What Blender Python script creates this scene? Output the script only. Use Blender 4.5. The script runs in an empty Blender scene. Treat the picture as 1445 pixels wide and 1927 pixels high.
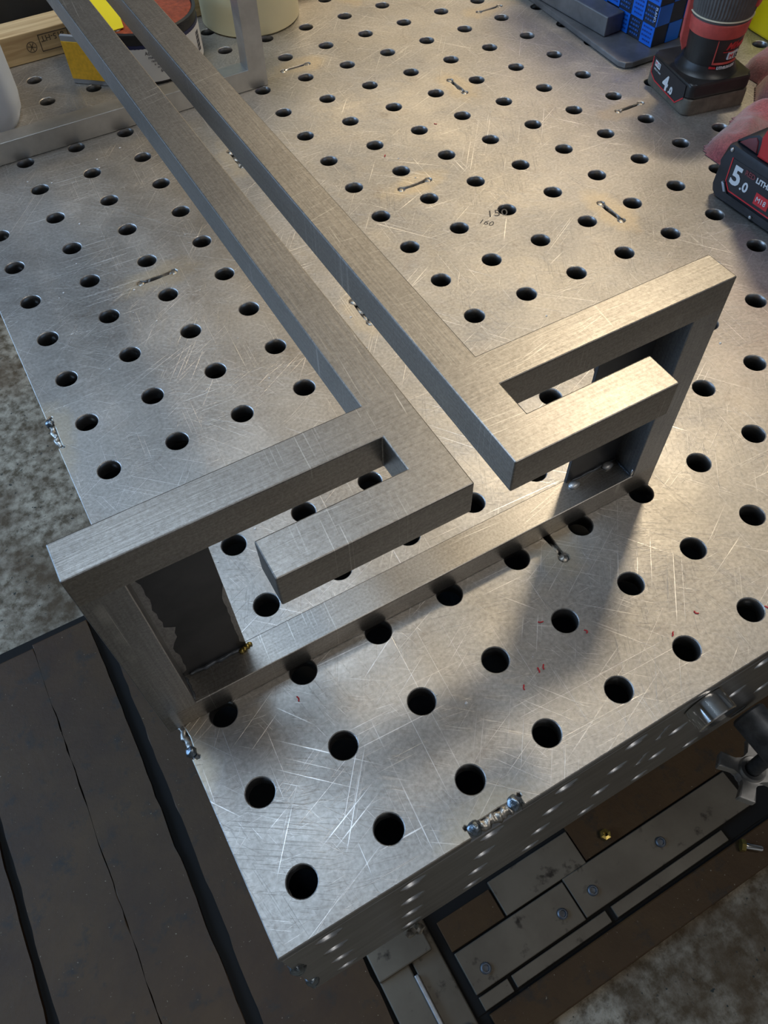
import bpy, bmesh, math, random
from mathutils import Vector, Matrix, noise
from mathutils.geometry import delaunay_2d_cdt
random.seed(7)
S = bpy.context.scene
COL = S.collection
R = math.radians

# ------------------------------------------------------------------ camera
cd = bpy.data.cameras.new('camera'); cam = bpy.data.objects.new('camera', cd); COL.objects.link(cam)
cd.sensor_fit = 'VERTICAL'; cd.sensor_height = 24.0; cd.sensor_width = 18.0
cd.lens = 1484.05 / 1927 * 24.0
cd.clip_start = 0.01
cx = Vector((0.86890594, -0.49449763, -0.02178448)); cy = -Vector((-0.41889203, -0.71118392, -0.56457675)); cz = -Vector((0.26368909, 0.49968944, -0.82509304))
m = Matrix((cx, cy, cz)).transposed().to_4x4(); m.translation = Vector((0.05900503, -0.03573751, 0.42748441))
cam.matrix_world = m
S.camera = cam
S.view_settings.view_transform = 'Standard'; S.view_settings.look = 'None'
S.view_settings.gamma = 1.0; S.view_settings.use_curve_mapping = False
S.view_settings.exposure = 0.42

# ------------------------------------------------------------------ world and lights
w = bpy.data.worlds.new('world'); S.world = w; w.use_nodes = True
w.node_tree.nodes['Background'].inputs[0].default_value = (0.92, 0.95, 1.0, 1)
w.node_tree.nodes['Background'].inputs[1].default_value = 0.13

def area(name, loc, target, sx, sy, power, color, spread=None):
    l = bpy.data.lights.new(name, 'AREA'); l.shape = 'RECTANGLE'; l.size = sx; l.size_y = sy
    l.energy = power; l.color = color
    if spread: l.spread = spread
    o = bpy.data.objects.new(name, l); COL.objects.link(o)
    o.location = loc; o.rotation_euler = (Vector(target) - Vector(loc)).to_track_quat('-Z', 'Y').to_euler()
    return o
area('work_lamp', (1.15, 0.80, 1.40), (0.25, 0.15, 0), 0.17, 0.10, 5.6, (1.0, 0.83, 0.58))
area('ceiling_lamp', (1.9, 2.6, 1.75), (0.4, 0.4, 0), 1.6, 0.6, 10, (1.0, 0.80, 0.52))
area('ceiling_tube', (-0.15, 0.85, 2.2), (0.0, 0.2, 0), 0.9, 0.9, 15, (0.64, 0.81, 1.0))
area('rear_fill', (1.0, -0.9, 2.2), (0.5, -0.2, -0.6), 1.2, 0.4, 8, (1.0, 0.93, 0.84))  # added fill behind the camera, brightens the floor and front panel
area('window_light', (-2.0, 1.5, 0.75), (0.2, 0.4, 0.05), 2.4, 1.3, 38, (0.40, 0.64, 1.0))

# ------------------------------------------------------------------ materials
MATS = {}
class NT:
    def __init__(s, name):
        s.m = bpy.data.materials.new(name); s.m.use_nodes = True
        s.n = s.m.node_tree.nodes; s.l = s.m.node_tree.links
        s.b = s.n['Principled BSDF']
        s.tc = s.n.new('ShaderNodeTexCoord')
        MATS[name] = s.m
    def map(s, scale=(1, 1, 1), rot=(0, 0, 0), loc=(0, 0, 0)):
        p = s.n.new('ShaderNodeMapping'); p.inputs['Scale'].default_value = scale
        p.inputs['Rotation'].default_value = rot; p.inputs['Location'].default_value = loc
        s.l.new(s.tc.outputs['Object'], p.inputs[0]); return p.outputs[0]
    def rotmap(s, rot, scale, loc=(0, 0, 0)):
        # rotate first, then stretch
        return s.chain(s.map((1, 1, 1), rot, loc), scale)
    def chain(s, v, scale):
        p = s.n.new('ShaderNodeMapping'); p.inputs['Scale'].default_value = scale
        s.l.new(v, p.inputs[0]); return p.outputs[0]
    def noise(s, v, scale, detail=3, rough=.5, dist=0):
        t = s.n.new('ShaderNodeTexNoise'); s.l.new(v, t.inputs['Vector'])
        t.inputs['Scale'].default_value = scale; t.inputs['Detail'].default_value = detail
        t.inputs['Roughness'].default_value = rough; t.inputs['Distortion'].default_value = dist
        return t.outputs['Fac']
    def ramp(s, v, stops):
        r = s.n.new('ShaderNodeValToRGB'); s.l.new(v, r.inputs[0])
        e = r.color_ramp.elements
        while len(e) < len(stops): e.new(.5)
        for k, (p, c) in enumerate(stops):
            e[k].position = p; e[k].color = (c, c, c, 1) if not isinstance(c, tuple) else (*c, 1)
        return r.outputs['Color']
    def mix(s, f, a, b, mode='MIX'):
        x = s.n.new('ShaderNodeMix'); x.data_type = 'RGBA'; x.blend_type = mode
        for i, v in ((0, f), (6, a), (7, b)):
            if isinstance(v, (int, float)): x.inputs[i].default_value = v if i == 0 else (v, v, v, 1)
            elif isinstance(v, tuple): x.inputs[i].default_value = (*v, 1)
            else: s.l.new(v, x.inputs[i])
        return x.outputs[2]
    def math(s, op, a, b=0):
        x = s.n.new('ShaderNodeMath'); x.operation = op
        for i, v in ((0, a), (1, b)):
            if isinstance(v, (int, float)): x.inputs[i].default_value = v
            else: s.l.new(v, x.inputs[i])
        return x.outputs[0]
    def set(s, **k):
        for n, v in k.items():
            n = {'color': 'Base Color', 'metal': 'Metallic', 'rough': 'Roughness', 'coat': 'Coat Weight', 'sheen': 'Sheen Weight', 'spec': 'Specular IOR Level'}[n]
            if isinstance(v, (int, float)): s.b.inputs[n].default_value = v
            elif isinstance(v, tuple): s.b.inputs[n].default_value = (*v, 1)
            else: s.l.new(v, s.b.inputs[n])
        return s
    def bump(s, h, strength=.3, dist=.001):
        b = s.n.new('ShaderNodeBump'); b.inputs['Strength'].default_value = strength; b.inputs['Distance'].default_value = dist
        s.l.new(h, b.inputs['Height']); s.l.new(b.outputs[0], s.b.inputs['Normal']); return s

def plain(name, color, rough=.5, metal=0, nscale=0, namt=.25, bump=0, coat=0):
    t = NT(name); t.set(rough=rough, metal=metal, coat=coat)
    if nscale:
        f = t.noise(t.map(), nscale, 4, .6)
        c2 = tuple(c * (1 - namt) for c in color)
        t.set(color=t.mix(t.ramp(f, [(.35, 0.), (.65, 1.)]), c2, color))
        if bump: t.bump(f, bump, .001)
    else: t.set(color=color)
    return t.m

def scratches(t, base_scale, n, seed, thick=.62, mask=.5, along=.03):
    """several families of long thin streaks, returns 0..1"""
    rnd = random.Random(seed); out = None
    for k in range(n):
        ang = rnd.uniform(0, 180)
        v = t.rotmap((0, 0, R(ang)), (base_scale * along, base_scale * 1.6, 1), (rnd.uniform(-5, 5), rnd.uniform(-5, 5), 0))
        f = t.noise(v, 1.0, 1, .4, .15)
        line = t.ramp(f, [(thick, 0.), (thick + .03, 1.)])
        mk = t.ramp(t.noise(t.map((1, 1, 1), (0, 0, 0), (rnd.uniform(-9, 9), rnd.uniform(-9, 9), 0)), rnd.uniform(9, 22), 2), [(mask, 0.), (mask + .12, 1.)])
        s = t.math('MULTIPLY', line, mk)
        out = s if out is None else t.math('MAXIMUM', out, s)
    return out

# scratched welding-table steel
t = NT('table_steel')
big = t.noise(t.map(), 7, 5, .6)
mid = t.noise(t.map((1, 1, 1), (0, 0, 0), (3, 1, 0)), 40, 4, .65)
fine = t.noise(t.map(), 420, 2, .6)
sc1 = t.math('MAXIMUM', scratches(t, 620, 7, 3, .688, .49, .010), t.math('MULTIPLY', scratches(t, 1100, 5, 8, .70, .46, .035), .7))
sc2 = scratches(t, 1000, 5, 11, .66, .48, .02)
c = t.mix(t.ramp(big, [(.3, 0.), (.7, 1.)]), (.34, .32, .295), (.60, .565, .52))
c = t.mix(t.math('MULTIPLY', t.ramp(mid, [(.58, 0.), (.75, 1.)]), .45), c, (.30, .235, .18))
c = t.mix(t.math('MULTIPLY', sc2, .35), c, (.30, .28, .26))
c = t.mix(t.math('MULTIPLY', sc1, .9), c, (1., .98, .96))
c = t.mix(.25, c, t.ramp(fine, [(.3, .2), (.7, .8)]))
sx = t.n.new('ShaderNodeSeparateXYZ'); t.l.new(t.tc.outputs['Object'], sx.inputs[0])
def lattice(ox, oy, rx, ry):
    q = []
    for axis, o_, r_ in ((0, ox, rx), (1, oy, ry)):
        w_ = t.n.new('ShaderNodeMath'); w_.operation = 'WRAP'; w_.inputs[1].default_value = .125; w_.inputs[2].default_value = -.125
        t.l.new(t.math('SUBTRACT', sx.outputs[axis], o_), w_.inputs[0])
        q.append(t.math('POWER', t.math('DIVIDE', t.math('ABSOLUTE', w_.outputs[0]), r_), 2))
    return t.math('SQRT', t.math('ADD', q[0], q[1]))
dd = t.math('MINIMUM', lattice(.15, .025, .040, .018), lattice(.026, .15, .018, .040))
dd = t.math('ADD', dd, t.math('MULTIPLY', t.math('SUBTRACT', t.noise(t.map(), 30, 4, .65), .5), 1.6))
halo = t.ramp(dd, [(.55, .75), (1.15, 0.)])
c = t.mix(t.math('MULTIPLY', halo, .36), c, (.78, .62, .36))
ro = t.math('ADD', .40, t.math('MULTIPLY', t.ramp(t.noise(t.map((1, 1, 1), (0, 0, 0), (7, 3, 0)), 16, 5, .65), [(.3, 0.), (.7, 1.)]), .16))
t.set(color=c, metal=.92, rough=t.math('ADD', ro, t.math('MULTIPLY', sc1, -.12)))
h = t.math('ADD', t.math('MULTIPLY', fine, .22), t.math('ADD', t.math('MULTIPLY', sc1, 1.0), t.math('MULTIPLY', sc2, -.6)))
t.bump(h, .32, .00035)
# side of the table, smoother, darker
t = NT('side_steel')
f = t.noise(t.map((3, 3, 10)), 9, 4, .6)
t.set(color=t.mix(t.ramp(f, [(.3, 0.), (.7, 1.)]), (.30, .295, .29), (.44, .435, .43)), metal=.95, rough=.34)
t.bump(t.noise(t.map(), 60, 3), .08, .001)
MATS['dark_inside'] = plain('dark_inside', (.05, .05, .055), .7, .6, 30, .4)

def brushed(name, axis, col=(.275, .255, .23), rough=.385):
    t = NT(name)
    sc = {'x': (25, 900, 900), 'y': (900, 25, 900), 'z': (900, 900, 25)}[axis]
    a = t.noise(t.map(sc), 1, 2, .6)
    fine = t.noise(t.map(), 650, 2, .7)
    big = t.noise(t.map(), 22, 4, .6)
    c = t.mix(t.ramp(big, [(.3, 0.), (.7, 1.)]), tuple(x * .82 for x in col), tuple(x * 1.12 for x in col))
    c = t.mix(.30, c, t.ramp(a, [(.3, tuple(x * .55 for x in col)), (.7, tuple(min(1, x * 1.5) for x in col))]))
    s = scratches(t, 700, 3, 23, .68, .54)
    c = t.mix(t.math('MULTIPLY', s, .5), c, (.85, .83, .8))
    c = t.mix(.18, c, t.ramp(fine, [(.3, .2), (.7, .8)]))
    t.set(color=c, metal=.93, rough=rough)
    t.bump(t.math('ADD', a, t.math('MULTIPLY', fine, .6)), .16, .0003)
    return t.m
brushed('brushed_x', 'x'); brushed('brushed_y', 'y'); brushed('brushed_z', 'z', (.30, .295, .29))
t = NT('mill_scale')
f = t.noise(t.map(), 18, 5, .6)
t.set(color=t.mix(t.ramp(f, [(.35, 0.), (.6, 1.)]), (.035, .037, .042), (.07, .072, .078)), metal=.5, rough=.38)
plain('weld_metal', (.62, .59, .54), .40, 1, 260, .65, .5)
plain('bore_glint', (.74, .78, .84), .48, 1)  # pale cool colour stands in for glints on the hole walls
plain('weld_blue', (.38, .46, .54), .32, 1, 300, .6, .5)
plain('polished', (.78, .78, .77), .12, 1)
plain('dark_rod', (.17, .19, .22), .45, .6, 90, .5, .2)
plain('cast_alloy', (.55, .55, .55), .42, .75, 140, .2, .15)
plain('frame_far_lit', (.62, .60, .56), .42, .85, 40, .2)  # lighter copy of the frame steel, far end's brightness put into the colour
# floor
t = NT('concrete')
a = t.noise(t.map(), 5, 6, .65); b2 = t.noise(t.map(), 42, 5, .7); d = t.noise(t.map((1, 1, 1), (0, 0, 0), (4, 4, 0)), 85, 3, .6)
c = t.mix(t.ramp(b2, [(.38, 0.), (.62, 1.)]), (.12, .092, .055), (.50, .44, .34))
c = t.mix(t.ramp(a, [(.42, 0.), (.60, .85)]), c, (.085, .05, .02))
c = t.mix(t.ramp(d, [(.64, 0.), (.70, 1.)]), c, (.03, .035, .03))
t.set(color=c, rough=.75); t.bump(b2, .5, .004)
t = NT('rusty_plate')
a = t.noise(t.map(), 6, 6, .65); b2 = t.noise(t.map((1, 1, 1), (0, 0, 0), (2, 5, 0)), 26, 5, .7)
c = t.mix(t.ramp(a, [(.3, 0.), (.7, 1.)]), (.046, .019, .004), (.090, .045, .011))
c = t.mix(t.ramp(b2, [(.55, 0.), (.70, 1.)]), c, (.030, .021, .013))
c = t.mix(t.ramp(t.noise(t.map(), 300, 1), [(.76, 0.), (.8, 1.)]), c, (.30, .24, .16))
t.set(color=c, rough=.6, metal=0); t.bump(b2, .4, .003)
t = NT('base_steel')
a = t.noise(t.map(), 9, 5, .6); b2 = t.noise(t.map((1, 1, 1), (0, 0, 0), (2, 5, 0)), 38, 4, .6)
c = t.mix(t.ramp(a, [(.3, 0.), (.7, 1.)]), (.12, .10, .075), (.20, .175, .135))
c = t.mix(t.ramp(b2, [(.60, 0.), (.72, 1.)]), c, (.035, .028, .022))
t.set(color=c, rough=.5, metal=.45)
plain('wall_grey', (.30, .29, .27), .9)
plain('black_gap', (.008, .007, .006), .9)
# others
plain('black_plastic', (.030, .028, .027), .38, 0, 45, .5, .1)
plain('battery_black', (.022, .024, .032), .5, 0, 60, .4, .15)
plain('dusty_plastic', (.16, .14, .11), .6, 0, 70, .45, .2)
plain('rubber_grip', (.12, .115, .11), .65, 0, 80, .3)
plain('tool_red', (.62, .035, .04), .35, 0, 30, .15)
plain('tool_red_dusty', (.72, .11, .09), .5, 0, 60, .3)
plain('dark_red', (.20, .045, .055), .5, 0, 50, .3)
plain('print_white', (.70, .74, .78), .5)
plain('print_red', (.65, .03, .04), .5)
plain('print_black', (.02, .02, .025), .5)
plain('cream_line', (.65, .58, .42), .5)
plain('box_blue', (.006, .16, .80), .45)
plain('box_navy', (.018, .028, .06), .5)
plain('print_blue', (.03, .12, .42), .5)
plain('print_dark_blue', (.004, .05, .30), .5)
plain('yellow_plastic', (1.0, .74, .0), .4)
plain('yellow_label', (1.0, .60, .04), .6, 0, 300, .2)
plain('grey_edge', (.36, .40, .47), .4, .3)
plain('yellow_sheet', (.90, .74, .02), .5)
plain('cream_plastic', (.90, .80, .50), .42, 0, 12, .06)
plain('can_black', (.02, .02, .022), .35)
plain('can_navy', (.02, .025, .09), .4)
plain('can_lid', (.42, .085, .035), .45, 0, 220, .45, .2)
plain('label_white', (.80, .80, .80), .6)
plain('label_print', (.12, .12, .14), .6)
plain('paper_blue', (.72, .82, 1.0), .8)
plain('cloth_blue', (.26, .40, .72), .85, 0, 60, .15)
plain('black_bag', (.012, .011, .010), .6, 0, 20, .5, .3)
plain('brown_box', (.10, .075, .045), .7, 0, 30, .3)
plain('brass', (.55, .42, .12), .3, .9, 60, .4)
plain('stamp_ink', (.06, .045, .035), .8)
plain('pencil', (.10, .085, .07), .7)
t = NT('pine')
g = t.noise(t.map((10, 160, 160)), 1, 3, .6, .4)
t.set(color=t.ramp(g, [(.3, (.42, .27, .13)), (.7, (.72, .54, .30))]), rough=.6)
t = NT('felt_red')
f = t.noise(t.map(), 420, 3, .8); f2 = t.noise(t.map(), 30, 3)
c = t.mix(t.ramp(f, [(.3, 0.), (.7, 1.)]), (.13, .013, .022), (.44, .10, .11))
t.set(color=t.mix(t.ramp(f2, [(.35, 0.), (.7, .6)]), c, (.20, .15, .14)), rough=.95, sheen=.6); t.bump(f, .7, .001)

# ------------------------------------------------------------------ helpers
def link(name, me, mat, parent=None, world=True):
    o = bpy.data.objects.new(name, me); COL.objects.link(o)
    if mat is not None:
        for mm in (mat if isinstance(mat, (list, tuple)) else [mat]): me.materials.append(MATS[mm])
    if parent is not None:
        o.parent = parent
        if world: o.matrix_parent_inverse = parent_world(parent).inverted()
    return o
def parent_world(p):
    mm = p.matrix_basis.copy(); q = p
    while q.parent is not None:
        mm = q.parent.matrix_basis @ q.matrix_parent_inverse @ mm if False else q.parent.matrix_basis @ (q.matrix_parent_inverse @ mm)
        q = q.parent
    return mm
def tag(o, label, cat, group=None, kind=None):
    if label: o['label'] = label
    if cat: o['category'] = cat
    if group: o['group'] = group
    if kind: o['kind'] = kind
    return o
def thing(name, label, cat, loc=(0, 0, 0), rz=0, group=None):
    o = bpy.data.objects.new(name, None); COL.objects.link(o); o.empty_display_size = .02
    o.location = loc; o.rotation_euler = (0, 0, rz)
    return tag(o, label, cat, group)
def from_bm(name, bm, mat, parent=None, world=True, smooth=None):
    me = bpy.data.meshes.new(name); bmesh.ops.recalc_face_normals(bm, faces=bm.faces[:]); bm.to_mesh(me); bm.free()
    if smooth is not None:
        for p in me.polygons: p.use_smooth = True
        try: me.set_sharp_from_angle(angle=R(smooth))
        except Exception: pass
    return link(name, me, mat, parent, world)
def add_box(bm, lo, hi, bev=0, seg=2, M=None):
    vs = [bm.verts.new((x, y, z)) for x in (lo[0], hi[0]) for y in (lo[1], hi[1]) for z in (lo[2], hi[2])]
    fs = [(0, 1, 3, 2), (4, 6, 7, 5), (0, 4, 5, 1), (2, 3, 7, 6), (0, 2, 6, 4), (1, 5, 7, 3)]
    faces = [bm.faces.new([vs[i] for i in f]) for f in fs]
    new = vs
    if bev:
        ed = list({e for f in faces for e in f.edges})
        r = bmesh.ops.bevel(bm, geom=ed, offset=bev, segments=seg, profile=.5, affect='EDGES')
        new = list({v for f in r['faces'] for v in f.verts} | {v for v in vs if v.is_valid})
    if M is not None: bmesh.ops.transform(bm, matrix=M, verts=new)
def box(name, lo, hi, mat, parent=None, bev=.0006, world=True, seg=2, M=None):
    bm = bmesh.new(); add_box(bm, lo, hi, bev, seg, M)
    return from_bm(name, bm, mat, parent, world)
def prism(name, pts, z0, z1, mat, parent=None, world=True, bev=0, M=None, smooth=None, seg=2):
    """polygon in xy extruded in z"""
    bm = bmesh.new()
    a = [bm.verts.new((x, y, z0)) for x, y in pts]; b = [bm.verts.new((x, y, z1)) for x, y in pts]
    bm.faces.new(a); bm.faces.new(b); n = len(pts)
    for i in range(n): bm.faces.new((a[i], a[(i + 1) % n], b[(i + 1) % n], b[i]))
    if bev:
        cap = [e for e in bm.edges if abs(e.verts[0].co.z - e.verts[1].co.z) < 1e-9]
        bmesh.ops.bevel(bm, geom=cap, offset=bev, segments=seg, profile=.5, affect='EDGES')
    if M is not None: bmesh.ops.transform(bm, matrix=M, verts=bm.verts[:])
    return from_bm(name, bm, mat, parent, world, smooth)
def lathe(name, prof, mat, parent=None, seg=48, M=None, world=True, smooth=35, sx=1, sy=1, closed=True):
    """prof: list of (r,z)"""
    bm = bmesh.new(); rings = []
    for r, z in prof:
        if r < 1e-7: rings.append([bm.verts.new((0, 0, z))])
        else: rings.append([bm.verts.new((r * sx * math.cos(2 * math.pi * k / seg), r * sy * math.sin(2 * math.pi * k / seg), z)) for k in range(seg)])
    for a, b in zip(rings, rings[1:]):
        for k in range(seg):
            k2 = (k + 1) % seg
            if len(a) == 1 and len(b) == 1: continue
            if len(a) == 1: bm.faces.new((a[0], b[k2], b[k]))
            elif len(b) == 1: bm.faces.new((a[k], a[k2], b[0]))
            else: bm.faces.new((a[k], a[k2], b[k2], b[k]))
    if M is not None: bmesh.ops.transform(bm, matrix=M, verts=bm.verts[:])
    return from_bm(name, bm, mat, parent, world, smooth)
def basis(origin, x, y):
    x = Vector(x).normalized(); y = Vector(y).normalized(); z = x.cross(y)
    mm = Matrix((x, y, z)).transposed().to_4x4(); mm.translation = Vector(origin); return mm
def text(name, s, size, mat, origin, x, y, parent=None, ext=.00012, shear=0, world=True, wrap=None, align='LEFT', off=0, space=1):
    c = bpy.data.curves.new(name, 'FONT'); c.body = s; c.size = size; c.extrude = ext; c.shear = shear; c.align_x = align; c.offset = off; c.resolution_u = 3
    c.space_character = space
    o = bpy.data.objects.new(name, c); COL.objects.link(o)
    dg = bpy.context.evaluated_depsgraph_get(); me = bpy.data.meshes.new_from_object(o.evaluated_get(dg))
    bpy.data.objects.remove(o); bpy.data.curves.remove(c)
    if wrap:                       # (cx, cy, radius_x, radius_y, angle0, z0): bend around an upright oval
        bm = bmesh.new(); bm.from_mesh(me)
        bmesh.ops.subdivide_edges(bm, edges=[e for e in bm.edges if e.calc_length() > size * .25], cuts=2)
        for v in bm.verts:
            a = wrap[4] + v.co.x / wrap[2]
            v.co = Vector((wrap[0] + (wrap[2] + v.co.z + ext) * math.cos(a), wrap[1] + (wrap[3] + v.co.z + ext) * math.sin(a), wrap[5] + v.co.y))
        bm.to_mesh(me); bm.free()
    else: me.transform(basis(origin, x, y))
    me.name = name; me.materials.clear()
    return link(name, me, mat, parent, world)
def blob(bm, c, r, seed=0, amp=.35, sub=2, sc=(1, 1, 1)):
    res = bmesh.ops.create_icosphere(bm, subdivisions=sub, radius=1)
    for v in res['verts']:
        n = noise.noise(v.co * 1.7 + Vector((seed * 3.1, seed, 0)))
        k = r * (1 + amp * n); v.co = Vector((c[0] + v.co.x * k * sc[0], c[1] + v.co.y * k * sc[1], c[2] + v.co.z * k * sc[2]))
def weld(name, c, sz, mat, parent, n=5, axis=(1, 0, 0), seed=1):
    bm = bmesh.new(); rnd = random.Random(seed)
    for k in range(n):
        f = (k / (n - 1) - .5) if n > 1 else 0
        p = [c[i] + axis[i] * f * sz[0] + rnd.uniform(-.1, .1) * sz[1] for i in range(3)]
        blob(bm, p, sz[1] * rnd.uniform(.8, 1.15), seed + k, .4, 2, (1, 1, .75))
    return from_bm(name, bm, mat, parent, True, 60)
def merge_boxes(name, boxes, mat, parent, bev=.0008, matidx=None):
    bm = bmesh.new()
    for lo, hi in boxes: add_box(bm, lo, hi, bev)
    return from_bm(name, bm, mat, parent)

# ------------------------------------------------------------------ floor
def plane(name, x0, x1, y0, y1, z, th, mat, bev=0):
    return box(name, (x0, y0, z - th), (x1, y1, z), mat, None, bev)
FZ = -.80
fl = plane('floor', -4, 6, -4, 6, FZ - .012, .1, 'concrete'); tag(fl, 'worn mottled concrete workshop floor', None, kind='structure')
def slab(x0, x1, y0, y1, name, label, cat, mat='rusty_plate', th=.011, seed=0, group=None):
    rnd = random.Random(seed); n = max(4, int((y1 - y0) / .02))
    L = [(x0 + rnd.uniform(-.0015, .0015), y0 + (y1 - y0) * k / n) for k in range(n + 1)]
    Rr = [(x1 + rnd.uniform(-.0015, .0015), y1 + (y0 - y1) * k / n) for k in range(n + 1)]
    o = prism(name, L[::-1] + Rr[::-1], FZ - .0094, FZ - .012 + th, mat, None, bev=.002)
    return tag(o, label, cat, group)
box_gap = box('floor_joint', (-1.4, -.098, FZ - .0119), (1.38, .79, FZ - .0095), 'black_gap', None, 0); tag(box_gap, 'black dirt-filled joints between the brown floor plates', 'floor joint')
slab(-1.3, -.335, -.10, .765, 'floor_plate', 'rust-brown floor plate at the left edge, outermost from the table', 'floor plate', seed=1)
slab(-.322, -.205, -.10, .768, 'floor_plate', 'rust-brown floor plate between the outermost plate and the hairline seam', 'floor plate', seed=2)
slab(-.2035, -.108, -.10, .775, 'floor_plate', 'rust-brown floor plate just left of the wide black gap beside the table', 'floor plate', seed=3)
slab(-.086, .062, -.10, .78, 'floor_plate', 'rust-brown floor plate directly under the left edge of the table', 'floor plate', seed=4)
slab(.175, 1.4, -.103, -.056, 'floor_plate', 'long brown floor plate in front of the bolted base strips, beside bare concrete', 'floor plate', seed=5)
slab(.172, 1.4, .108, .8, 'floor_plate', 'dark brown floor plate behind the base strips under the table', 'floor plate', seed=6)
slab(.064, .166, .305, .78, 'floor_plate', 'narrow brown floor plate behind the steel base beam under the table', 'floor plate', seed=8)
for nm, lo, hi, lab in (('wall_back', (-3.1, 4, FZ - .012), (4.1, 4.1, 2.3), 'plain grey workshop wall behind the table'), ('wall_left', (-3.1, -4, FZ - .012), (-3, 4, 2.3), 'plain grey workshop wall on the left'), ('wall_right', (4, -4, FZ - .012), (4.1, 4, 2.3), 'plain grey workshop wall on the right'), ('ceiling', (-3.1, -4, 2.3), (4.1, 4.1, 2.4), 'plain workshop ceiling')):
    tag(box(nm, lo, hi, 'wall_grey', None, 0), lab, None, kind='structure')
# low machine base
base = thing('bolted_floor_rail', 'low rusty steel rail of bolted strips on the floor under the table front', 'steel rail', (.3, .0, FZ - .012))
box('beam_flange', (.068, -.14, FZ - .005), (.113, .30, FZ + .0), 'base_steel', base, .002)
box('beam_flange', (.1175, -.14, FZ - .008), (.158, .30, FZ - .003), 'base_steel', base, .002)
box('beam_highlight', (.112, -.14, FZ - .010), (.118, .03, FZ + .006), 'cast_alloy', base, .0015)  # bright raised strip stands in for the highlight along the beam
box('cover_plate', (.068, .045, FZ - .004), (.150, .30, FZ + .008), 'base_steel', base, .002)
o = prism('end_bracket', [(.128, -.14), (.128, -.062), (.134, -.052), (.150, -.052), (.156, -.062), (.156, -.14), (.152, -.14), (.152, -.064), (.147, -.057), (.136, -.057), (.132, -.063), (.132, -.14)], FZ - .003, FZ + .010, 'base_steel', base, bev=.0008)
box('base_pan', (.160, -.052, FZ - .0119), (1.4, .105, FZ - .008), 'black_gap', base, .001)
box('strip', (.173, -.030, FZ - .009), (.3545, .0255, FZ + .0), 'base_steel', base, .0012)
box('strip', (.3565, -.029, FZ - .009), (.66, .0285, FZ + .0), 'base_steel', base, .0012)
box('edge_strip', (.174, -.051, FZ - .009), (.22, -.0335, FZ - .004), 'base_steel', base, .001)
box('edge_strip', (.226, -.050, FZ - .009), (.385, -.0335, FZ - .0035), 'base_steel', base, .001)
box('edge_strip', (.395, -.050, FZ - .009), (.60, -.0335, FZ - .004), 'base_steel', base, .001)
box('back_strip', (.262, .0285, FZ - .009), (.4, .078, FZ - .001), 'base_steel', base, .001)
box('back_strip', (.402, .031, FZ - .009), (1.0, .098, FZ - .003), 'rusty_plate', base, .001)
box('back_strip', (.172, .0285, FZ - .009), (.259, .07, FZ - .004), 'rusty_plate', base, .001)
for bx, by in ((.201, -.010), (.330, -.008), (.385, -.0055), (.510, -.003)):
    b_ = lathe('bolt', [(0, 0), (.0072, 0), (.0074, .003), (.0058, .0042), (.0045, .0042), (.004, .0012), (0, .0012)], 'dark_rod', base, 20, Matrix.Translation((bx, by, FZ)))
o = lathe('brass_nut', [(0, 0), (.008, 0), (.0085, .004), (.008, .0075), (.0035, .008), (.0035, .001), (0, .001)], 'brass', None, 6, Matrix.Translation((.446, .045, FZ + .0)), smooth=None)
tag(o, 'small brass nut lying on the dark strip behind the bolted base strips', 'nut')
lb = thing('loose_bolt', 'short shiny loose bolt lying on the floor near the right frame edge', 'bolt', (.614, -.074, FZ))
MB = Matrix.Translation((.609, -.067, FZ + .007)) @ Matrix.Rotation(R(-40), 4, 'Z') @ Matrix.Rotation(R(90), 4, 'Y')
lathe('head', [(0, -.006), (.009, -.006), (.009, 0), (0, 0)], 'brass', lb, 6, MB, smooth=None)
lathe('shank', [(0, 0), (.0048, 0), (.0048, .022), (.004, .024), (0, .024)], 'polished', lb, 20, MB)

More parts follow.
